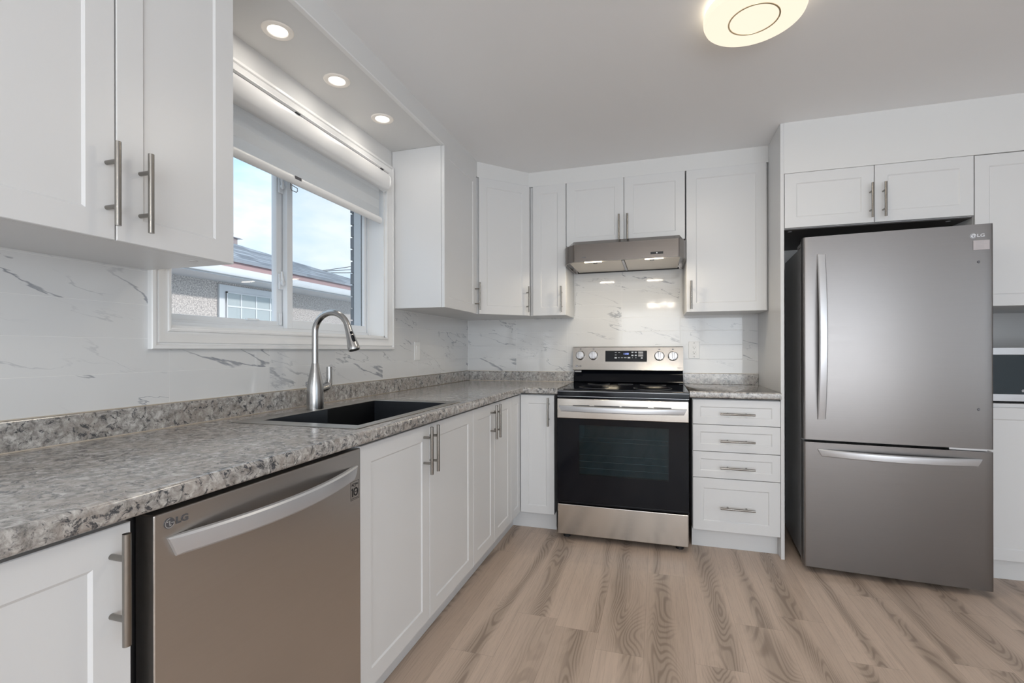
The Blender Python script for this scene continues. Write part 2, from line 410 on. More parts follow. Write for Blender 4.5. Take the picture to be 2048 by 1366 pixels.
D = .615      # base door face
def cabinet(name, label, cat, loc, rz, w, depth, z0, z1, doors=(), drawers=(), toe=False, yf=None, body='cabinet_white', solid=True):
    """local x along the front, front towards -y; doors: (x0,x1,z0,z1,(hx,hz) or None)"""
    t = thing(name, label, cat, loc, rz); yf = -depth if yf is None else yf
    b = MB()
    if solid: b.box(.0008, w-.0008, yf+.021, -.003, z0, z1, .001, 1)
    else:
        b.box(.0008, .017, yf+.021, -.003, z0, z1); b.box(w-.017, w-.0008, yf+.021, -.003, z0, z1)
        b.box(.017, w-.017, yf+.021, -.003, z0, z0+.017); b.box(.017, w-.017, -.009, -.003, z0+.017, z1); b.box(.017, w-.017, yf+.021, yf+.026, z0+.017, z1)
    b.build('carcass', body, t)
    if toe: MB().box(.001, w-.001, -.547, -.53, .0, z0, 0).build('toe_kick', 'cabinet_white', t)
    for (x0, x1, a, c, h) in doors:
        d_ = door(t, x0, x1, a, c, yf)
        if h: handle(d_, h[0], h[1], yf)
    for (x0, x1, a, c, h) in drawers:
        d_ = door(t, x0, x1, a, c, yf, rail=.040 if c-a < .2 else .056, name='drawer')
        if h: handle(d_, h[0], h[1], yf, vert=False)
    return t

# ------------------------------------------------------------------ room shell
H = 2.39
XR, YR = 4.6, -6.5
def S(name, mb, mat, smooth=True): return struct(mb.build(name, mat, None, smooth))
S('floor', MB().box(-.3, XR+.15, YR-.15, .15, -.10, 0), 'vinyl_plank')
S('ceiling', MB().box(-.3, XR+.15, YR-.15, .15, H, H+.12), 'ceiling_paint')
# left wall with the window opening
WY0, WY1, WZ0, WZ1 = -2.438, -1.212, 1.222, 2.125
b = MB()
b.box(-.18, 0, YR, WY0, 0, H); b.box(-.18, 0, WY1, .0, 0, H); b.box(-.18, 0, WY0, WY1, 0, WZ0); b.box(-.18, 0, WY0, WY1, WZ1, H)
S('wall_left', b, 'wall_paint')
S('wall_back', MB().box(-.18, XR+.15, 0, .15, 0, H), 'wall_paint')
b = MB()   # right wall with an added, unseen window opening for the side fill
b.box(XR, XR+.15, YR, -5.6, 0, H); b.box(XR, XR+.15, -3.6, 0, 0, H); b.box(XR, XR+.15, -5.6, -3.6, 0, .5); b.box(XR, XR+.15, -5.6, -3.6, 2.1, H)
S('wall_right', b, 'wall_paint')
b = MB()   # rear wall with the wide window opening
b.box(-.18, .65, YR-.15, YR, 0, H); b.box(3.95, XR+.15, YR-.15, YR, 0, H); b.box(.65, 3.95, YR-.15, YR, 0, .2); b.box(.65, 3.95, YR-.15, YR, 2.2, H)
S('wall_rear', b, 'wall_paint')
w2 = struct(MB().box(.65, .70, YR-.1, YR-.03, .2, 2.2).box(3.9, 3.95, YR-.1, YR-.03, .2, 2.2).box(.65, 3.95, YR-.1, YR-.03, .2, .25)
            .box(.65, 3.95, YR-.1, YR-.03, 2.15, 2.2).box(2.27, 2.33, YR-.1, YR-.03, .2, 2.2).build('window_2', 'vinyl_white'))
MB().box(.70, 3.90, YR-.075, YR-.07, .25, 2.15).build('pane', 'window_glass', w2)
w3 = struct(MB().box(XR+.03, XR+.1, -5.6, -5.55, .5, 2.1).box(XR+.03, XR+.1, -3.65, -3.6, .5, 2.1).box(XR+.03, XR+.1, -5.6, -3.6, .5, .55)
            .box(XR+.03, XR+.1, -5.6, -3.6, 2.05, 2.1).box(XR+.03, XR+.1, -4.63, -4.57, .5, 2.1).build('window_3', 'vinyl_white'))
MB().box(XR+.07, XR+.075, -5.55, -3.65, .55, 2.05).build('pane', 'window_glass', w3)

# tiled backsplash, a thin layer on both walls
b = MB(); b.box(0, .006, -4.2, WY0-.05, .9, 1.41); b.box(0, .006, WY0-.05, WY1+.05, .9, 1.16); b.box(0, .006, WY1+.05, 0, .9, 1.41)
S('wall_tile_left', b, 'tile_left')
b = MB(); b.box(0.006, .87, -.006, 0, .9, 1.41); b.box(.87, 1.626, -.006, 0, .9, 1.74); b.box(1.626, 2.103, -.006, 0, .9, 1.41)
S('wall_tile_back', b, 'tile_back')
S('trim_1', MB().box(.0055, .0085, -.0085, -.0055, .987, 1.39), 'trim_white')

# bulkheads over the wall cabinets
S('wall_bulkhead_left', MB().prism([(0, YR+2.3), (.326, YR+2.3), (.326, -.621), (.5975, -.326), (2.103, -.326), (2.103, 0), (0, 0)], 2.2905, H), 'wall_paint')
S('trim_2', MB().box(.312, .330, -2.5, -1.136, 2.286, 2.2925), 'trim_white')
S('wall_bulkhead_right', MB().box(2.121, XR, -.62, 0, 2.112, H), 'wall_paint')
# tall end panel beside the refrigerator
pnl = thing('end_panel', 'tall white panel from floor to ceiling between drawer cabinet and refrigerator', 'panel', (2.103, 0, 0))
MB().box(0, .018, -.620, -.001, 0, H-.001, .001, 1).build('panel_board', 'cabinet_white', pnl)
S('baseboard_right', MB().box(XR-.014, XR, YR, 0, 0, .09), 'trim_white')
S('baseboard_rear', MB().box(0, XR, YR, YR+.014, 0, .09), 'trim_white')

# ------------------------------------------------------------------ kitchen window (window_1)
def sweep_rect(profile, y0, y1, z0, z1):
    """picture-frame moulding around an opening in the plane x=const; profile: (outward offset, x)"""
    b = bmesh.new(); cs = [(y0, z0, -1, -1), (y1, z0, 1, -1), (y1, z1, 1, 1), (y0, z1, -1, 1)]
    rows = [[b.verts.new((x, cy+sy*o, cz+sz*o)) for (o, x) in profile] for (cy, cz, sy, sz) in cs]
    for i in range(4):
        A, B = rows[i], rows[(i+1) % 4]
        for k in range(len(profile)-1): b.faces.new((A[k], A[k+1], B[k+1], B[k]))
    bmesh.ops.recalc_face_normals(b, faces=b.faces[:]); m_ = MB(); m_.add(b); return m_
win = struct(sweep_rect([(0, 0), (0, .014), (.004, .017), (.010, .017), (.012, .013), (.018, .012), (.030, .016), (.042, .022), (.046, .023), (.047, .018), (.052, .018), (.055, .024), (.0645, .024), (.067, .021), (.067, 0)],
             WY0, WY1, WZ0, WZ1).build('window_1', 'trim_white'))
# reveal lining and vinyl frame
b = MB(); t = .008
b.box(-.112, .001, WY0, WY0+t, WZ0, WZ1); b.box(-.112, .001, WY1-t, WY1, WZ0, WZ1); b.box(-.112, .001, WY0, WY1, WZ0, WZ0+t); b.box(-.112, .001, WY0, WY1, WZ1-t, WZ1)
b.build('reveal', 'trim_white', win)
b = MB(); f0 = .024
for (x0, x1, f0) in ((-.125, -.100, .026), (-.19, -.125, .036)):
    b.box(x0, x1, WY0, WY0+f0, WZ0, WZ1, .002); b.box(x0, x1, WY1-.012, WY1, WZ0, WZ1, .002)
    b.box(x0, x1, WY0, WY1, WZ0, WZ0+f0, .002); b.box(x0, x1, WY0, WY1, WZ1-f0, WZ1, .002)
b.build('window_frame', 'vinyl_white', win)
def sash(name, x0, x1, y0, y1, z0, z1, l, r_, bo, tp, gx):
    b = MB(); b.box(x0, x1, y0, y0+l, z0, z1, .002); b.box(x0, x1, y1-r_, y1, z0, z1, .002)
    b.box(x0, x1, y0+l-.001, y1-r_+.001, z0, z0+bo, .002); b.box(x0, x1, y0+l-.001, y1-r_+.001, z1-tp, z1, .002)
    s_ = b.build(name, 'vinyl_white', win)
    MB().box(gx, gx+.004, y0+l-.004, y1-r_+.004, z0+bo-.004, z1-tp+.004).build('pane', 'window_glass', s_); return s_
sl = sash('sash', -.160, -.132, WY0+.028, -1.800, WZ0+.026, WZ1-.026, .03, .058, .030, .03, -.15)
sr = sash('sash', -.128, -.103, -1.828, WY1-.020, WZ0+.026, WZ1-.026, .034, .018, .038, .034, -.118)
MB().box(-.1235, -.1205, -1.796, -1.248, WZ0+.060, WZ0+.0625).build('gasket', 'dark_gap', sr)
MB().box(-.1235, -.1205, -1.2535, -1.2515, WZ0+.060, WZ1-.06).build('gasket', 'dark_gap', sr)
MB().box(-.1220, -.1216, -1.795, -1.249, WZ0+.063, WZ1-.059).build('insect_screen', 'insect_screen', sr)
for zc in (1.452, 1.875):   # cam latches on the left sash stile
    b = MB(); b.box(-.132, -.122, -1.852, -1.826, zc-.034, zc+.034, .004, 3); b.lathe([(.0, 0), (.010, 0), (.010, .010), (.0, .012)], (-.122, -1.838, zc-.005), 20, 'X')
    b.tube([(-.112, -1.842, zc-.016), (-.105, -1.852, zc+.006), (-.105, -1.856, zc+.024), (-.108, -1.852, zc+.042)], [.005, .006, .005, .004], 10)
    b.build('latch', 'vinyl_white', sl)
b = MB(); b.box(-.132, -.126, -1.848, -1.832, 1.262, 1.315, .002); b.build('sash_stop', 'vinyl_white', sl)
MB().box(-.137, -.124, -2.02, -1.96, WZ0+.052, WZ0+.060, .002).build('pull_rail', 'vinyl_white', sl)
# outside brick return with mortar joints
b = MB()
for k in range(16):
    z0 = WZ0-.03+k*.0675; b.box(-.216, -.1905, -1.216-.002*((k*7) % 3), -.9, z0, z0+.0590)
b.box(-.212, -.1905, -1.206, -.9, WZ0-.06, WZ1+.1)
vr = struct(b.build('wall_brick', 'brick_dark'))

# ------------------------------------------------------------------ roller blind
bl = thing('roller_blind', 'white zebra roller blind half raised over the sink window', 'blind', (0, 0, 0))
prof = [(.022, 2.020), (.044, 2.0205), (.053, 2.024), (.060, 2.031), (.0645, 2.041), (.067, 2.055), (.0675, 2.070), (.0665, 2.088), (.064, 2.102), (.060, 2.1095), (.022, 2.1115)]
b = MB(); b.prism(prof, -2.42, -1.262, 'Y'); b.build('cassette', 'trim_white', bl)
prof2 = [(.024, 2.112), (.060, 2.112), (.066, 2.118), (.060, 2.126), (.024, 2.126)]
b = MB(); b.prism(prof2, -2.42, -1.262, 'Y'); b.build('head_rail', 'trim_white', bl)
for (y0, y1) in ((-1.262, -1.258), (-2.424, -2.42)): MB().prism([(.022, 2.016)]+[(.020+.054*math.cos(-math.pi/2+math.pi*k/14), 2.070+.054*math.sin(-math.pi/2+math.pi*k/14)) for k in range(15)]+[(.022, 2.128)], y0, y1, 'Y').build('end_cap', 'trim_white', bl)
for yy in (-1.95, -1.335): MB().box(.058, .0665, yy-.012, yy+.012, 2.109, 2.1135, .001).build('mount_clip', 'dark_gap', bl)
MB().box(.030, .0315, -2.385, -1.315, 1.862, 2.04).build('fabric', 'blind_fabric', bl)
b = MB(); b.prism([(.031+.011*math.cos(2*math.pi*k/20), 1.850+.0185*math.sin(2*math.pi*k/20)) for k in range(20)], -2.40, -1.300, 'Y'); br = b.build('bottom_rail', 'trim_white', bl)
MB().box(.0385, .0425, -1.942, -1.905, 1.853, 1.866, .001).build('rail_clip', 'logo_grey', br)
zt_, yl, yr_ = 1.836, -1.955, -1.917
MB().tube([(.031, yl, zt_), (.031, yl, zt_-.026), (.031, yl+.006, zt_-.032), (.031, yr_-.006, zt_-.032), (.031, yr_, zt_-.026), (.031, yr_, zt_-.014), (.031, yl+.004, zt_-.010)], .0016, 8).build('pull_loop', 'logo_grey', br)

# ------------------------------------------------------------------ wall cabinets
ZU0, ZU1 = 1.390, 2.290
u = .330; g = .0015
L90 = R(90)
cabinet('wall_cabinet', 'white wall cabinet with two doors left of the window, nearest the camera', 'cabinet', (0, -3.104, 0), L90, .602, u, ZU0, ZU1,
        doors=[(g, .301-g, ZU0, ZU1, (.301-.018-.0, 1.504)), (.301+g, .602, ZU0, ZU1, (.301+.051, 1.504))])
cabinet('wall_cabinet', 'white single-door wall cabinet between the window and the corner cabinet', 'cabinet', (0, -1.134, 0), L90, .495, u, ZU0, ZU1,
        doors=[(g, .487, ZU0, ZU1, (.4615, 1.50))])
# corner cabinet with the diagonal door
t = thing('wall_cabinet', 'white diagonal corner wall cabinet with one angled door', 'cabinet', (0, 0, 0))
MB().prism([(.002, -.002), (.002, -.637), (.300, -.637), (.311, -.611), (.598, -.330), (.605, -.310), (.605, -.002)], ZU0, ZU1).build('carcass', 'cabinet_white', t)
p0 = Vector((.320, -.604, 0)); p1 = Vector((.597, -.332, 0)); dl = (p1-p0).length; ang = math.atan2(p1.y-p0.y, p1.x-p0.x)
m_ = MB(); m_.M = T(p0) @ Matrix.Rotation(ang, 4, 'Z'); m_.add(door_mesh(.004, dl-.004, ZU0, ZU1, -.0195)); dd = m_.build('door', 'cabinet_white', t, smooth=False)
b = MB(); b.M = T(p0) @ Matrix.Rotation(ang, 4, 'Z'); hx = dl-.026; yb = -.0195-.034
b.cyl((hx, yb, 1.411), (hx, yb, 1.589), .006)
for zc in (1.452, 1.548): b.cyl((hx, -.0195, zc), (hx, yb, zc), .0048, n=14)
b.build('handle', 'nickel', dd)
cabinet('wall_cabinet', 'narrow white wall cabinet just left of the range hood', 'cabinet', (.606, 0, 0), 0, .256, u, ZU0, ZU1,
        doors=[(.022, .254, ZU0, ZU1, (.226, 1.497))])
cabinet('wall_cabinet', 'short white two-door wall cabinet above the range hood', 'cabinet', (.863, 0, 0), 0, .765, u, 1.856, ZU1,
        doors=[(g, .385-g, 1.856, ZU1, (.354, 1.952)), (.385+g, .763, 1.856, ZU1, (.408, 1.952))])
cabinet('wall_cabinet', 'tall white single-door wall cabinet right of the range hood', 'cabinet', (1.632, 0, 0), 0, .470, u, ZU0, ZU1,
        doors=[(.003, .460, ZU0, ZU1, (.030, 1.496))])
t = cabinet('wall_cabinet', 'low white two-door cabinet above the refrigerator', 'cabinet', (2.122, 0, 0), 0, .838, .62, 1.812, 2.1105,
        doors=[(.002, .418-g, 1.814, 2.1105, (.399, 1.9225)), (.418+g, .836, 1.814, 2.1105, (.456, 1.9225))])
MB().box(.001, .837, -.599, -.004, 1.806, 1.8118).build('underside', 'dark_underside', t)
for (xx, yy) in ((.04, -.56), (.76, -.56)): MB().cyl((xx, yy, 1.8062), (xx, yy, 1.8045), .010).build('hole_cover', 'logo_light', t)
for o_ in [o for o in C.objects if o.get('label', '').startswith('white wall cabinet with two doors left')]:
    for (xx, yy) in ((.07, -.27), (.53, -.27)): MB().cyl((xx, yy, ZU0+.0002), (xx, yy, ZU0-.0015), .010).build('hole_cover', 'cabinet_underside', o_)

# ------------------------------------------------------------------ base cabinets
ZB0, ZB1 = .116, .868
def bd(x0, x1, h=None): return (x0+g, x1-g, ZB0, ZB1-.003, h)
hz = .770
cabinet('base_cabinet', 'white base cabinet at the near end left of the dishwasher', 'cabinet', (0, -3.570, 0), L90, .604, D, ZB0, ZB1,
        doors=[bd(0, .302, (.27, hz)), bd(.302, .604, (.573, hz))], toe=True)
cabinet('base_cabinet', 'white two-door base cabinet under the sink', 'cabinet', (0, -2.329, 0), L90, .900, D, ZB0, ZB1,
        doors=[bd(0, .447, (.401, .774)), bd(.447, .900, (.454, .774))], toe=True, solid=False)
cabinet('base_cabinet', 'white two-door base cabinet between the sink cabinet and the corner', 'cabinet', (0, -1.428, 0), L90, .612, D, ZB0, ZB1,
        doors=[bd(0, .309, (.251, .772)), bd(.309, .612, (.309, .772))], toe=True)
t = thing('base_cabinet', 'white corner base cabinet left of the range with two narrow doors', 'cabinet', (0, 0, 0))
MB().prism([(.003, -.003), (.003, -.815), (.594, -.815), (.594, -.594), (.836, -.594), (.836, -.003)], ZB0, ZB1).build('carcass', 'cabinet_white', t)
MB().prism([(.530, -.815), (.547, -.815), (.547, -.547), (.8371, -.547), (.8371, -.530), (.530, -.530)], 0, ZB0).build('toe_kick', 'cabinet_white', t)
m_ = MB(); m_.M = Matrix.Rotation(L90, 4, 'Z'); m_.add(door_mesh(-.8145, -.617, ZB0, ZB1-.003, -D, rail=.05)); m_.build('door', 'cabinet_white', t, smooth=False)
dd = door(t, .618, .837, ZB0, ZB1-.003, -D, rail=.05); handle(dd, .804, .764, -D)
ds = [(.7245, .8655), (.5705, .7215), (.4195, .5675), (.117, .4165)]; hz_ = [.7885, .6355, .4845, .258]
cabinet('base_cabinet', 'white base cabinet with four drawers between range and end panel', 'cabinet', (1.648, 0, 0), 0, .455, D, ZB0, ZB1,
        drawers=[(.003, .454, a, c, (.235, h)) for (a, c), h in zip(ds, hz_)], toe=True)

# ------------------------------------------------------------------ countertops
CZ0, CZ1, CX = .876, .914, .639
SX0, SX1, SY0, SY1 = .125, .592, -2.315, -1.545   # sink cut-out
ct = thing('countertop', 'long grey speckled countertop under the window, turning the corner to the range', 'countertop', (0, 0, 0))
b = MB(); e = .012; i0 = .002
b.box(i0, CX-e, -3.62, SY0, CZ0, CZ1); b.box(i0, SX0, SY0, SY1, CZ0, CZ1); b.box(SX1, CX-e, SY0, SY1, CZ0, CZ1)
b.box(i0, CX-e, SY1, -i0, CZ0, CZ1); b.box(CX-e, .864, -CX+e, -i0, CZ0, CZ1)
# rounded nosing along the front edge with the inside corner
np_ = [(e, CZ1)]+[(.009-.009*math.sin(a_), CZ1-.009+.009*math.cos(a_)) for a_ in [math.pi/2*k/6 for k in range(7)]]+[(.009-.009*math.cos(a_), CZ0+.009-.009*math.sin(a_)) for a_ in [math.pi/2*k/6 for k in range(7)]]+[(e, CZ0)]
bb = bmesh.new(); P_ = [[bb.verts.new((CX-o, y_, z)) for (o, z) in np_] for y_ in (-3.62,)]
P_.append([bb.verts.new((CX-o, -CX+o, z)) for (o, z) in np_]); P_.append([bb.verts.new((.864, -CX+o, z)) for (o, z) in np_])
for A, B in zip(P_, P_[1:]):
    for k in range(len(np_)-1): bb.faces.new((A[k], A[k+1], B[k+1], B[k]))
bmesh.ops.recalc_face_normals(bb, faces=bb.faces[:]); b.add(bb); b.build('slab', 'granite', ct)
def splash(parent, pts):
    b = MB()
    for (x0, x1, y0, y1) in pts: b.box(x0, x1, y0, y1, CZ1+.0003, .987, .002)
    s_ = b.build('upstand', 'granite', parent, smooth=False); return s_
splash(ct, [(.0065, .026, -3.62, -.0065), (.0262, .862, -.026, -.0065)])
MB().box(.0065, .012, -3.62, -.0065, .9872, .9895).box(.012, .862, -.012, -.0065, .9872, .9895).build('caulk_line', 'caulk', ct)
MB().box(.026, .0295, -3.62, -.026, CZ1+.0002, CZ1+.0028).box(.0295, .862, -.0295, -.026, CZ1+.0002, CZ1+.0028).build('caulk_line', 'caulk', ct)
cr_ = thing('countertop', 'short grey speckled countertop on the four-drawer cabinet right of the range', 'countertop', (0, 0, 0))
b = MB(); b.box(1.634, 2.1025, -CX+e, -i0, CZ0, CZ1)
bb = bmesh.new(); P_ = [[bb.verts.new((x_, -CX+o, z)) for (o, z) in np_] for x_ in (1.634, 2.1025)]
for k in range(len(np_)-1): bb.faces.new((P_[0][k], P_[0][k+1], P_[1][k+1], P_[1][k]))
bb.faces.new(P_[0]); bb.faces.new(P_[1]); bmesh.ops.recalc_face_normals(bb, faces=bb.faces[:]); b.add(bb); b.build('slab', 'granite', cr_)
splash(cr_, [(1.634, 2.1025, -.026, -.0065)])
MB().box(1.634, 2.1025, -.012, -.0065, .9872, .9895).build('caulk_line', 'caulk', cr_)

# ------------------------------------------------------------------ sink and faucet
sk = thing('sink', 'rectangular drop-in kitchen sink with dark basin under the window', 'sink', (0, 0, 0))
bx0, bx1, by0, by1 = .188, .562, -2.262, -1.600
b = MB(); zr0, zr1 = CZ1+.0002, CZ1+.0026; o_ = .006
b.box(SX0-o_, SX1+o_, SY0-o_, by0, zr0, zr1, .001, 1); b.box(SX0-o_, SX1+o_, by1, SY1+o_, zr0, zr1, .001, 1)
b.box(SX0-o_, bx0, by0, by1, zr0, zr1, .001, 1); b.box(bx1, SX1+o_, by0, by1, zr0, zr1, .001, 1); b.build('rim', 'sink_steel', sk)
b = MB(); w_ = .003; zb = .70
b.box(bx0-w_, bx0, by0-w_, by1+w_, zb, zr0); b.box(bx1, bx1+w_, by0-w_, by1+w_, zb, zr0)
b.box(bx0, bx1, by0-w_, by0, zb, zr0); b.box(bx0, bx1, by1, by1+w_, zb, zr0); b.box(bx0-w_, bx1+w_, by0-w_, by1+w_, zb-w_, zb)
bw = b.build('basin', 'sink_bowl', sk)
MB().lathe([(.0, .002), (.020, .002), (.030, .005), (.045, .005), (.055, .001), (.055, 0)], (.30, -1.93, zb), 32).build('drain', 'faucet_steel', bw)
fc = thing('faucet', 'brushed steel pull-down gooseneck faucet behind the sink', 'faucet', (.150, -1.957, zr1))
z0 = 0
b = MB(); b.lathe([(.0, 0), (.032, 0), (.0325, .004), (.032, .06), (.0305, .09), (.026, .12), (.020, .148), (.0155, .170), (.0135, .183), (.0, .183)], (0, 0, 0), 40)
b.build('body', 'faucet_steel', fc)
pts = [(0, 0, .178), (0, 0, .22), (0, 0, .26), (0, 0, .300)]
rc_, cx_, cz_ = .078, .078, .305
for k in range(1, 22):
    a_ = math.pi-(math.pi+.0)*.90*k/21; pts.append((cx_+rc_*math.cos(a_), 0, cz_+rc_*math.sin(a_)))
b = MB(); b.tube(pts, .0122, 24); b.build('neck', 'faucet_steel', fc)
pe = Vector(pts[-1]); dirv = Vector((.32, 0, -1)).normalized()
b = MB(); q = lambda s_: pe+dirv*s_
b.tube([q(-.004), q(0), q(.02), q(.055), q(.085), q(.095), q(.098)], [.0122, .0132, .0140, .0180, .0225, .0228, .0215], 28); hd = b.build('spray_head', 'faucet_steel', fc)
MB().tube([q(.0975), q(.1000)], [.0195, .0190], 24).build('spray_face', 'black_rubber', hd)
side = Vector((.45, -.89, 0)).normalized()   # buttons face the room, towards the camera side
side = (side-dirv*side.dot(dirv)).normalized()
for (s_, ln, ww, rad) in ((.028, .006, .0055, .0148), (.052, .016, .0065, .0178)):
    b = MB(); cpt = q(s_)+Vector((0.86, -.5, 0)).normalized()*rad
    b.tube([cpt-dirv*(ln*.9), cpt-dirv*(ln*.6), cpt+dirv*(ln*.6), cpt+dirv*(ln*.9)], [ww*.5, ww, ww, ww*.5], 16); b.build('button', 'black_enamel', hd)
b = MB(); b.tube([(0, .012, .075), (0, .034, .078), (0, .055, .082), (0, .070, .086), (0, .079, .089)], [.022, .0205, .0195, .0180, .013], 24)
b.tube([(0, .058, .088), (0, .074, .088), (0, .082, .098), (0, .085, .120), (0, .085, .150), (0, .085, .166)], [.0150, .0160, .0140, .0118, .0112, .0108], 16)
b.build('lever', 'faucet_steel', fc)

# ------------------------------------------------------------------ shared appliance pieces
def bow(L, Hh, Tn, bulge, taper=.016, N=36, power=1.0):
    """bowed bar handle, length along X, height along Z, out towards -Y, centred; ends meet y=0"""
    b = bmesh.new(); rings = []
    for i in range(N+1):
        s_ = -1+2*i/N; yo = -.007-(bulge-.007)*(1-abs(s_)**2.0)**power; yi = min(yo+Tn, -.0003)
        rt, rb = L/2, L/2-taper; c = min(.004, (yi-yo)*.4)
        ring = [(s_*rt, yi, Hh/2), (s_*rt, yo+c, Hh/2), (s_*(rt-.001), yo, Hh/2-c), (s_*(rt*.5+rb*.5), yo-.0012, 0), (s_*(rb+.001), yo, -Hh/2+c), (s_*rb, yo+c, -Hh/2), (s_*rb, yi, -Hh/2)]
        rings.append([b.verts.new(q_) for q_ in ring])
    for A, B in zip(rings, rings[1:]):
        for k in range(7): b.faces.new((A[k], A[(k+1) % 7], B[(k+1) % 7], B[k]))
    b.faces.new(rings[0]); b.faces.new(rings[-1]); bmesh.ops.recalc_face_normals(b, faces=b.faces[:]); return b
def logo(parent, M, r, disc_mat, line_mat, text_mat, with_text=True):
    """round face emblem: ring open at upper right with a bar, an L and a dot, and the letters LG"""
    b = MB(); b.M = M; b.lathe([(.0, .0012), (r, .0012), (r, 0)], (0, 0, 0), 36, '-Y'); d_ = b.build('emblem', disc_mat, parent)
    b = MB(); b.M = M; lw = r*.09; y0, y1 = -.0018, -.0011
    ang = [R(85+ (360-85)*k/40) for k in range(41)]
    bb = bmesh.new(); ro, rn = r*.90, r*.90-lw*1.6
    A = [bb.verts.new((ro*math.cos(a_), y0, ro*math.sin(a_))) for a_ in ang]; B = [bb.verts.new((rn*math.cos(a_), y0, rn*math.sin(a_))) for a_ in ang]
    for k in range(40): bb.faces.new((A[k], A[k+1], B[k+1], B[k]))
    b.add(bb)
    b.box(r*.30, r*.88, y0, y1, -lw*.8, lw*.8)
    b.box(-lw*.9, lw*.9, y0, y1, -r*.42, r*.42); b.box(-lw*.9, r*.30, y0, y1, -r*.42-lw, -r*.42+lw)
    b.lathe([(0, .0018), (r*.13, .0018), (r*.13, .001)], (-r*.42, 0, r*.34), 14, '-Y')
    b.build('emblem_lines', line_mat, parent)
    if with_text: text_mesh('lettering', 'LG', r*1.75, text_mat, parent, M @ T((r*2.45, -.0008, 0)), .0006, 1.18, .0004)

# ------------------------------------------------------------------ dishwasher
dw = thing('dishwasher', 'stainless steel dishwasher with bowed handle between base cabinets', 'dishwasher', (0, -2.962, 0), L90)
MB().box(.004, .626, -.570, -.02, .10, .866, .002).build('tub', 'dark_gap', dw)
MB().box(.006, .624, -.545, -.10, .0, .0995).build('toe_kick', 'dark_gap', dw)
dx0, dx1 = .030, .631
b = MB(); b.box(dx0, dx1, -.618, -.572, .105, .862, .003, 3); dd = b.build('door', 'stainless_warm', dw)
m_ = MB(); m_.M = T(((dx0+dx1)/2-.0, -.618, .797)); m_.add(bow(.558, .038, .014, .050)); m_.build('handle', 'handle_satin', dd)
logo(dd, T((.057, -.618, .8405)), .0098, 'logo_grey', 'logo_light', 'logo_grey')
st = MB(); xs0, xs1, zs0, zs1 = .584, .623, .719, .772; yy0, yy1 = -.6186, -.6179; lw = .0008
st.box(xs0, xs1, yy0, yy1, zs0, zs0+lw); st.box(xs0, xs1, yy0, yy1, zs1-lw, zs1); st.box(xs0, xs0+lw, yy0, yy1, zs0, zs1); st.box(xs1-lw, xs1, yy0, yy1, zs0, zs1)
for (a, c_, z_, h_) in ((.590, .616, .7655, .0012), (.5885, .598, .7615, .0022), (.603, .6185, .7625, .0022), (.597, .608, .7575, .0012), (.588, .619, .7235, .0012)): st.box(a, c_, yy0, yy1, z_-h_/2, z_+h_/2)
stk = st.build('warranty_sticker', 'ink_black', dd)
MB().box(.5905, .5940, yy0-.0002, yy1, .7290, .7530).box(.5880, .5915, yy0-.0002, yy1, .7480, .7512).build('lettering', 'ink_black', stk)
bb = bmesh.new(); ro, rn, cx_, cz_ = .0115, .0078, .6075, .7410
A = [bb.verts.new((cx_+ro*.92*math.cos(2*math.pi*k/36), yy0-.0002, cz_+ro*1.05*math.sin(2*math.pi*k/36))) for k in range(36)]
B = [bb.verts.new((cx_+rn*.92*math.cos(2*math.pi*k/36), yy0-.0002, cz_+rn*1.05*math.sin(2*math.pi*k/36))) for k in range(36)]
for k in range(36): bb.faces.new((A[k], A[(k+1) % 36], B[(k+1) % 36], B[k]))
b = MB(); b.add(bb); b.box(.6030, .6120, yy0-.0002, yy1, .7400, .7418); b.build('lettering', 'ink_black', stk)

# ------------------------------------------------------------------ range (stove)
rx0, rx1 = .868, 1.629; rw_ = rx1-rx0
rg = thing('kitchen_range', 'stainless steel electric range with black glass oven door and four knobs', 'range', (rx0, 0, 0))
MB().box(.003, rw_-.003, -.655, -.012, .035, .862, .002).build('body', 'black_enamel', rg)
for (xx, yy) in ((.05, -.62), (rw_-.05, -.62), (.05, -.08), (rw_-.05, -.08)): MB().cyl((xx, yy, 0), (xx, yy, .035), .022).build('foot', 'black_rubber', rg)
MB().prism([(-.012, .866), (-.660, .866), (-.664, .872), (-.664, .898), (-.658, .9045), (-.640, .908), (-.070, .914), (-.070, .917), (-.012, .917)], .0, rw_, 'X').build('cooktop_frame', 'black_enamel', rg)
ck = MB().prism([(-.630, .9088), (-.086, .9146), (-.086, .9166), (-.630, .9108)], .030, rw_-.030, 'X').build('cooktop_glass', 'black_enamel', rg)
for (xx, yy, rr_) in ((.20, -.47, .095), (.56, -.47, .115), (.20, -.22, .075), (.56, -.22, .085), (.38, -.20, .05)):
    zz = .9109+(yy+.630)*.01066
    b = MB(); b.lathe([(rr_, 0), (rr_, .0006), (rr_-.0015, .0006), (rr_-.0015, 0)], (xx, yy, zz), 48); b.build('burner_ring', 'marking_grey', ck)
MB().box(0, rw_, -.6655, -.6640, .8985, .9005).box(0, rw_, -.6655, -.6640, .8670, .8690).build('trim_strip', 'handle_satin', rg)
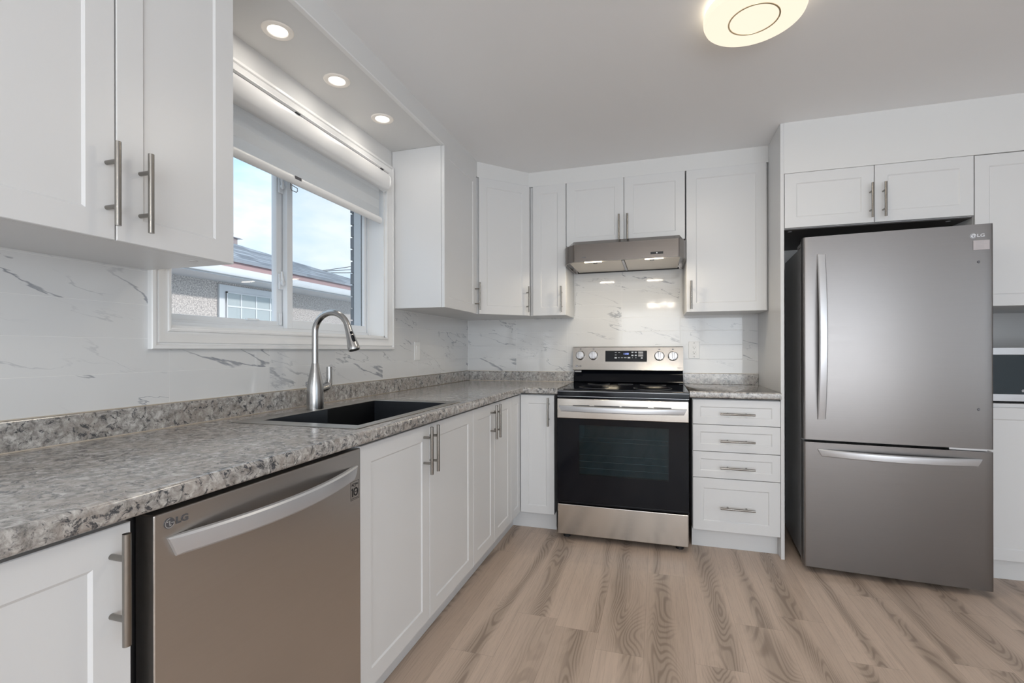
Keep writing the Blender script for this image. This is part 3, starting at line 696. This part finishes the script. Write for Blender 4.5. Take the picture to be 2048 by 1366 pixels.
# back guard: black lower slope, stainless control panel
MB().prism([(-.012, .917), (-.078, .917), (-.088, .924), (-.080, .945), (-.058, .975), (-.052, 1.006), (-.012, 1.006)], .003, rw_-.003, 'X').build('back_guard', 'black_enamel', rg)
cp = MB().prism([(-.012, 1.004), (-.084, 1.004), (-.086, 1.008), (-.066, 1.170), (-.062, 1.174), (-.012, 1.174)], -.004, rw_-.002, 'X').build('control_panel', 'stainless_panel', rg)
tilt = math.atan2(.020, .162)
PM = T((0, -.086, 1.008)) @ Matrix.Rotation(-tilt, 4, 'X')      # panel plane: x along, z up, -y out
b = MB(); b.M = PM; b.box(.231, .519, -.0022, .0, .060, .138, .0008, 1); ds_ = b.build('display', 'black_enamel', cp)
text_mesh('clock_digits', '11:50', .0175, 'display_blue', ds_, PM @ T((.376, -.0026, .1150)), .0002, .95, .0004)
for (xx, zz, ww, hh) in ((.304, .126, .013, .003), (.328, .126, .013, .003), (.304, .108, .013, .003), (.304, .087, .016, .009), (.326, .088, .012, .003), (.348, .088, .014, .003),
                         (.371, .088, .018, .004), (.396, .088, .018, .009), (.420, .088, .006, .002), (.444, .088, .005, .005), (.420, .126, .013, .008), (.443, .126, .013, .008),
                         (.420, .105, .014, .009), (.443, .105, .013, .009), (.484, .086, .012, .010)):
    mk = MB(); mk.M = PM; mk.box(xx-ww/2, xx+ww/2, -.0026, -.0020, zz-hh/2, zz+hh/2); mk.build('button_mark', 'display_mark', ds_)
b = MB(); b.M = PM; b.box(.460, .493, -.0026, -.0020, .117, .132); b.build('touch_key', 'marking_grey', ds_); b = MB(); b.M = PM; b.box(.460, .493, -.0026, -.0020, .097, .112); b.build('touch_key', 'marking_grey', ds_)
for xx, zz in ((.051, .104), (.146, .104), (.602, .100), (.692, .100)):
    b = MB(); b.M = PM; b.lathe([(.034, 0), (.034, .004), (.0315, .006), (.0305, .024), (.0275, .030), (.0, .031)], (xx, 0, zz), 40, '-Y')
    kn = b.build('knob', 'chrome', cp)
    b = MB(); b.M = PM @ T((xx, -.030, zz)); b.box(-.0075, .0075, -.006, .002, -.026, .026, .003, 3); b.build('grip', 'chrome', kn)
    b = MB(); b.M = PM; b.box(xx-.006, xx+.006, -.0008, 0, zz+.044, zz+.050); b.build('knob_mark', 'logo_grey', cp)
logo(cp, PM @ T((.024, 0, .026)), .0095, 'logo_grey', 'logo_light', 'logo_grey')
text_mesh('lettering', 'Smart', .012, 'logo_grey', cp, PM @ T((.735, -.0003, .018)), .0003)
MB().box(.012, .060, -.0870, -.0865, .990, 1.001).build('label_strip', 'marking_grey', rg)
# oven door
od = MB().box(.004, rw_-.004, -.690, -.658, .738, .856, .003, 3).build('oven_door', 'stainless_bright', rg)
v_ = MB()
for (a, c_) in ((.10, .200), (.228, .376), (.388, .536), (.568, .664)): v_.box(a, c_, -.6906, -.6895, .8155, .8195)
v_.build('vent_slots', 'dark_gap', od)
m_ = MB(); m_.M = T((rw_/2, -.690, .797)); m_.add(bow(.735, .034, .013, .048)); m_.build('handle', 'handle_satin', od)
fr_ = MB(); y0, y1 = -.688, -.660; wx0, wx1, wz0, wz1 = .135, .650, .400, .700; dx1_ = rw_-.004
fr_.box(.004, wx0, y0, y1, .236, .737); fr_.box(wx1, dx1_, y0, y1, .236, .737); fr_.box(wx0, wx1, y0, y1, .236, wz0); fr_.box(wx0, wx1, y0, y1, wz1, .737)
og = fr_.build('door_glass', 'black_enamel', od, smooth=False)
MB().box(wx0, wx1, -.6878, -.6838, wz0, wz1).build('oven_window', 'oven_glass', od)
MB().box(wx0, wx1, -.662, -.6605, wz0, wz1).build('oven_interior', simple('oven_teal_reflection', (.05, .10, .11), .5, var=.25), od)  # backing colour holds the teal reflection of the room
b = MB()
for zz in (.625, .600, .520, .480, .440): b.cyl((wx0+.002, -.672, zz), (wx1-.002, -.672, zz), .0014, n=8)
b.build('oven_rack', 'rack_chrome', od)
MB().box(.006, rw_-.006, -.686, -.660, .222, .234, .002).build('door_lower_trim', 'black_enamel', od)
dr = MB().box(.006, rw_-.006, -.694, -.658, .036, .218, .004, 3).build('storage_drawer', 'stainless_bright', rg)

# ------------------------------------------------------------------ range hood
hx0, hx1 = .866, 1.630
hd_ = thing('range_hood', 'stainless under-cabinet range hood with two lights above the stove', 'range hood', (0, 0, 0))
pl_ = [(hx0, -.010), (hx0, -.395), (hx0+.018, -.440), (.935, -.494), (.950, -.500), (1.575, -.500), (1.588, -.494), (hx1-.018, -.440), (hx1, -.395), (hx1, -.010)]
pin = [(hx0+.012, -.022), (hx0+.012, -.392), (hx0+.028, -.432), (.940, -.482), (.952, -.487), (1.573, -.487), (1.584, -.482), (hx1-.028, -.432), (hx1-.012, -.392), (hx1-.012, -.022)]
bb = bmesh.new(); zt, zb_ = 1.8545, 1.716
# the front wall leans: narrower and set back at the top
top = [(x_, -.345 if y_ < -.345 and (x_ < .90 or x_ > 1.60) else (max(y_, -.455) if y_ < -.345 else y_)) for (x_, y_) in pl_]
T1 = [bb.verts.new((x_, y_, 1.826)) for (x_, y_) in pl_]; T0 = [bb.verts.new((x_, y_, zt)) for (x_, y_) in top]
B0 = [bb.verts.new((x_, y_, zb_)) for (x_, y_) in pl_]; B1 = [bb.verts.new((x_, y_, zb_)) for (x_, y_) in pin]; B2 = [bb.verts.new((x_, y_, zb_+.02)) for (x_, y_) in pin]
N_ = len(pl_)
for A, B in ((T0, T1), (T1, B0), (B0, B1), (B1, B2)):
    for k in range(N_): bb.faces.new((A[k], A[(k+1) % N_], B[(k+1) % N_], B[k]))
bb.faces.new(T0); bb.faces.new(B2); bmesh.ops.recalc_face_normals(bb, faces=bb.faces[:])
b = MB(); b.add(bb); b.build('canopy', 'stainless_hood', hd_)
for (a, c_) in ((.905, 1.238), (1.258, 1.592)):
    f_ = MB().box(a, c_, -.445, -.040, zb_+.004, zb_+.012, .002).build('grease_filter', 'filter_mesh', hd_)
    MB().lathe([(0, -.004), (.012, -.004), (.014, 0), (.014, .003)], ((a+c_)/2, -.415, zb_+.002), 20).build('filter_knob', 'nickel', f_)
MB().box(1.240, 1.256, -.46, -.03, zb_+.002, zb_+.012).build('divider', 'stainless_hood', hd_)
MB().box(.895, 1.602, -.036, -.024, zb_-.001, zb_+.012).build('rear_gasket', 'dark_gap', hd_)
for xx in (1.062, 1.438):
    MB().box(xx-.055, xx+.055, -.476, -.455, zb_-.0015, zb_+.010, .001).build('hood_light', 'hood_led', hd_)
    light('hood_lamp', 'AREA', (xx, -.465, zb_-.004), 1.1, (1, .86, .64), (0, 0, 0), .11, .02, 'RECTANGLE')
b = MB(); b.box(1.418, 1.492, -.5018, -.4995, 1.738, 1.752); hp = b.build('control_switch', 'dark_gap', hd_)
MB().box(1.452, 1.458, -.5026, -.5015, 1.741, 1.749).build('switch_slider', 'logo_light', hp)
MB().box(.995, 1.020, -.5004, -.4998, 1.741, 1.745).build('name_plate', 'logo_grey', hd_)

# ------------------------------------------------------------------ refrigerator
fg = thing('refrigerator', 'stainless bottom-freezer refrigerator standing between the tall white panels', 'refrigerator', (2.180, -.747, 0), math.atan2(-.057, .759))
FW = .760
MB().box(.008, FW-.050, .078, .600, .03, 1.700, .004).build('body', 'fridge_side', fg)
MB().box(.018, FW-.055, .074, .10, .05, 1.67).build('door_seal', 'dark_gap', fg)
for (xx, yy) in ((.05, .10), (FW-.07, .10), (.05, .58), (FW-.09, .55)): MB().cyl((xx, yy, 0), (xx, yy, .032), .02).build('foot', 'black_rubber', fg)
for x0_, x1_ in ((.006, .09), (FW-.10, FW-.024)): MB().box(x0_, x1_, .030, .20, 1.7005, 1.722, .004, 3).build('hinge_cover', 'fridge_side', fg)
def fridge_door(name, z0, z1):
    b = bmesh.new(); n_ = 24; prof_ = []
    prof_.append((0, .066)); prof_.append((0, .012)); prof_.append((.003, .004)); prof_.append((.010, .0))
    for k in range(1, n_): s_ = k/n_; prof_.append((.010+(FW-.020)*s_, -.0045*math.sin(math.pi*s_)))
    prof_ += [(FW-.010, 0), (FW-.003, .004), (FW, .012), (FW, .066)]
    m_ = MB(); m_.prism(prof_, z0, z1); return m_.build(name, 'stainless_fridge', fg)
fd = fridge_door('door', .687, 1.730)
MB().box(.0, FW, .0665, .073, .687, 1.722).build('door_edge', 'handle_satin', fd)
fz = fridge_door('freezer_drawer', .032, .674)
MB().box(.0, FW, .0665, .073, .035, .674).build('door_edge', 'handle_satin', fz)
m_ = MB(); m_.M = T((.079, -.002, 1.215)) @ Matrix.Rotation(R(-90), 4, 'Y'); m_.add(bow(.845, .036, .014, .056, .004)); m_.build('handle', 'handle_satin', fd)
m_ = MB(); m_.M = T((FW/2+.008, -.003, .623)); m_.add(bow(.652, .036, .014, .056, .017)); m_.build('handle', 'handle_satin', fz)
logo(fd, T((.684, -.0008, 1.677)), .0115, 'logo_light', 'logo_grey', 'logo_light')
b = MB(); b.box(.684, .743, -.0030, -.0024, 1.611, 1.655, .0002, 1); sg = b.build('paper_sticker', 'sticker_paper', fd, rot=(0, 0, 0))
b = MB()
for k in range(6): b.box(.692, .692+(.030 if k != 2 else .042), -.0034, -.0029, 1.649-k*.0062, 1.6502-k*.0062)
b.build('printed_lines', 'marking_grey', sg)
for (xx, zz) in ((.704, 1.555), (.703, .870)): MB().lathe([(0, .0035), (.0045, .003), (.006, .0)], (xx, -.001, zz), 20, '-Y').build('hole_plug', 'logo_grey', fd)
MB().box(.60, .74, .012, .060, .6755, .686, .001).build('lower_hinge', 'logo_light', fg)

# ------------------------------------------------------------------ tall cabinet with microwave
tx = 2.961; tw = .612
tl = thing('tall_cabinet', 'tall white pantry cabinet with open microwave shelf right of the refrigerator', 'cabinet', (tx, 0, 0))
b = MB(); b.box(0, .018, -.60, -.003, ZB0, 2.1105); b.box(tw-.018, tw, -.60, -.003, ZB0, 2.1105)
b.box(.018, tw-.018, -.60, -.003, ZB0, .134); b.box(.018, tw-.018, -.60, -.003, .864, .882); b.box(.018, tw-.018, -.60, -.003, 1.362, 1.380)
b.box(.018, tw-.018, -.60, -.003, 2.0925, 2.1105); b.box(.018, tw-.018, -.012, -.003, .134, 2.0925); b.build('carcass', 'cabinet_white', tl)
MB().box(.001, tw-.001, -.547, -.53, 0, ZB0).build('toe_kick', 'cabinet_white', tl)
d1 = door(tl, .001, tw-.001, ZB0, .864, -.62); handle(d1, .54, .77, -.62)
d2 = door(tl, .001, tw-.001, 1.362, 2.108, -.62); handle(d2, .54, 1.48, -.62)
mw = thing('microwave', 'black and stainless microwave on the open shelf right of the refrigerator', 'microwave', (tx+.035, -.575, .8825))
MB().box(0, .53, .02, .42, .008, .273, .004).build('body', 'fridge_side', mw)
for (xx, yy) in ((.04, .05), (.49, .05), (.04, .38), (.49, .38)): MB().cyl((xx, yy, 0), (xx, yy, .009), .012).build('foot', 'black_rubber', mw)
md = MB().box(.0, .40, -.005, .0195, .046, .239, .001).build('door_glass', simple('microwave_glass', (.02, .035, .045), .06, var=.1), mw)
MB().box(.0, .53, -.006, .0195, .2395, .275, .002).build('top_trim', 'handle_satin', mw)
MB().box(.0, .53, -.006, .0195, .010, .0455, .002).build('bottom_trim', 'handle_satin', mw)
MB().box(.401, .53, -.005, .0195, .046, .239, .001).build('control_panel', 'black_enamel', mw)
logo(md, T((.176, -.005, .063)), .0065, 'logo_light', 'logo_grey', 'logo_light')

# ------------------------------------------------------------------ outlets
def plate(label, cat, M, outlet=True):
    t = tag(bpy.data.objects.new('electrical_outlet' if outlet else 'light_switch', None), label, cat); C.objects.link(t); t.matrix_world = M
    MB().box(-.0352, .0352, -.006, -.0, -.058, .058, .002, 3).build('cover_plate', 'outlet_plastic', t)
    f_ = MB().box(-.0168, .0168, -.0078, -.006, -.034, .034, .001).build('insert', 'outlet_plastic', t)
    b = MB()
    if outlet:
        for zc in (.017, -.017): b.box(-.0078, -.0058, -.0082, -.0075, zc-.002, zc+.006); b.box(.0056, .0076, -.0082, -.0075, zc-.002, zc+.005); b.cyl((0, -.0075, zc-.009), (0, -.0082, zc-.009), .0028, n=12)
        b.build('slots', 'outlet_slot', f_)
    else: b.box(-.0165, .0165, -.0100, -.0078, 0, .033, .001).build('rocker', 'outlet_plastic', f_)
    for zc in (.048, -.048): MB().cyl((0, -.006, zc), (0, -.0068, zc), .003, n=12).build('screw', 'outlet_slot' if outlet else 'outlet_plastic', t)
plate('white duplex wall outlet on the marble tile right of the range', 'outlet', T((1.7015, -.0062, 1.150)))
plate('white wall switch on the marble tile between the window and the corner', 'switch', T((.0062, -.8535, 1.146)) @ Matrix.Rotation(L90, 4, 'Z'), False)

# ------------------------------------------------------------------ lamps
names = ['nearest the camera', 'middle one of the row', 'farthest from the camera']
for yy, nm in zip((-2.165, -1.838, -1.492), names):
    t = thing('downlight', 'round recessed downlight in the bulkhead over the window, ' + nm, 'ceiling light', (.165, yy, 2.290), 0, 'recessed downlights over the window')
    MB().lathe([(.0325, -.001), (.035, -.004), (.044, -.0055), (.051, -.004), (.0535, -.0005), (.0535, .0), (.0325, 0)], (0, 0, 0), 48).build('trim_ring', 'downlight_ring', t)
    MB().lathe([(0, -.0012), (.0325, -.0012), (.0325, 0)], (0, 0, 0), 40).build('lens', 'downlight_lens', t)
    light('downlight_lamp', 'AREA', (.165, yy, 2.283), .40, (1, .93, .84), (0, 0, 0), .066, None, 'DISK')
cl_ = thing('ceiling_lamp', 'round flat glowing ceiling lamp with thin inner ring', 'ceiling light', (1.788, -1.664, H))
MB().lathe([(.0, -.001), (.150, -.001), (.158, -.010), (.158, -.016), (.150, -.020), (.0, -.020)], (0, 0, 0), 72).build('base_ring', 'lamp_rim', cl_)
MB().lathe([(.0, -.021), (.150, -.021), (.150, -.0245), (.0, -.0245)], (0, 0, 0), 72).build('groove', 'brass', cl_)
MB().lathe([(.0, -.025), (.166, -.025), (.1675, -.030), (.1675, -.046), (.164, -.055), (.156, -.060), (.088, -.0615), (.0, -.0615)], (0, 0, 0), 72).build('diffuser', 'lamp_disc', cl_)
MB().lathe([(.0790, -.0612), (.0795, -.0628), (.0845, -.0628), (.085, -.0612)], (0, 0, 0), 72).build('inner_ring', 'brass', cl_)
light('ceiling_lamp_glow', 'AREA', (1.788, -1.664, H-.066), 5, (1, .90, .74), (0, 0, 0), .30, None, 'DISK')
# chandelier of the dining area, seen only as points mirrored in the tiles
ch = thing('chandelier', 'small brass chandelier with six glowing bulbs over the dining area', 'chandelier', (1.52, -4.85, H))
MB().lathe([(0, 0), (.06, 0), (.055, -.02), (0, -.025)], (0, 0, 0), 24).cyl((0, 0, -.02), (0, 0, -.50), .006, n=10).lathe([(0, -.46), (.03, -.48), (.03, -.53), (0, -.55)], (0, 0, 0), 20).build('stem', 'brass', ch)
for k in range(6):
    a_ = 2*math.pi*k/6+.3; c_, s_ = math.cos(a_), math.sin(a_)
    am = MB().tube([(0, 0, -.50), (.08*c_, .08*s_, -.55), (.16*c_, .16*s_, -.54), (.19*c_, .19*s_, -.50)], .005, 8).build('arm', 'brass', ch)
    MB().lathe([(0, 0), (.014, .008), (.018, .022), (.013, .038), (0, .046)], (.19*c_, .19*s_, -.50), 16).build('bulb', 'bulb_glow', am)


# ------------------------------------------------------------------ outside: the neighbouring house
nh = thing('neighbour_house', 'stucco house next door with grey shingle roof seen through the window', 'house', (-3.6, 1, -.6))
def nbuild(mb, name, mat, parent=None):
    o = mb.build(name, mat, parent or nh); 
    if not parent: o.location = (3.6, -1, .6)
    return o
NX = -3.6
nbuild(MB().box(NX-8, NX, -9, 4.7, -.6, 1.99), 'wall', 'stucco')
nbuild(MB().box(NX-.01, -3.17, -9.3, 4.85, 1.99, 2.003), 'eave_soffit', 'soffit_board')
nbuild(MB().prism([(-3.20, 2.004), (-3.115, 2.004), (-3.10, 2.030), (-3.10, 2.088), (-3.112, 2.088), (-3.112, 2.080), (-3.20, 2.080)], -9.3, 4.9, 'Y'), 'gutter', 'gutter_white')
nbuild(MB().box(-3.26, -3.205, -9.3, 4.88, 2.004, 2.212), 'eave_board', 'eave_board')
def rz_(x_): return 2.215+.4*(-3.2-x_)
b = MB(); 
b.quad((-3.17, -9.4, rz_(-3.17)), (-3.17, 4.88, rz_(-3.17)), (-7.5, -4.9, rz_(-7.5)), (-7.5, -9.4, rz_(-7.5)))
b.quad((-3.17, 4.88, rz_(-3.17)), (-11.8, 4.88, rz_(-3.17)), (-7.5, -4.9, rz_(-7.5)))
b.quad((-3.17, -9.4, rz_(-3.17)-.03), (-3.17, 4.88, rz_(-3.17)-.03), (-3.17, 4.88, rz_(-3.17)), (-3.17, -9.4, rz_(-3.17)))
nbuild(b, 'roof', 'shingle')
nw = nbuild(MB().box(NX, NX+.03, .887, 1.95, 1.0, 1.956), 'window', 'gutter_white')
nw_g = MB().box(NX+.0305, NX+.036, .985, 1.85, 1.05, 1.858).build('pane', 'neighbour_glass', nw)
b = MB()
for yy in (1.19, 1.425, 1.66): b.box(NX+.0362, NX+.042, yy-.009, yy+.009, 1.05, 1.858)
for zz in (1.70, 1.53, 1.36, 1.19): b.box(NX+.0362, NX+.0425, .985, 1.85, zz-.009, zz+.009)
b.build('muntins', 'gutter_white', nw)
b = MB(); b.box(NX+.030, NX+.052, .972, .985, 1.05, 1.875); b.box(NX+.030, NX+.052, 1.85, 1.863, 1.05, 1.875); b.box(NX+.030, NX+.052, .972, 1.863, 1.858, 1.875); b.build('sash_bead', 'gutter_white', nw)
cm = nbuild(MB().box(-5.50, -5.13, 1.85, 2.60, 2.3, 2.995), 'chimney', 'chimney_brick')
MB().box(-5.55, -5.08, 1.80, 2.665, 2.995, 3.055).build('chimney_cap', 'soffit_board', cm)
for k, (za, sl_) in enumerate(((3.13, .26), (3.09, .20), (3.05, .15))):
    b = MB(); b.tube([(-6-.12*k, y_, za+sl_*(y_-6.2)+.01*(y_-6.5)**2) for y_ in [3+q_*.5 for q_ in range(14)]], .008, 6)
    tag(b.build('utility_cable', 'dark_gap'), ['highest', 'middle', 'lowest'][k]+' of the thin overhead cables beyond the neighbour roof', 'cable', 'overhead cables')
S('ground', MB().box(-14, -.181, -14, 14, -.7, -.6), 'ground_gravel')
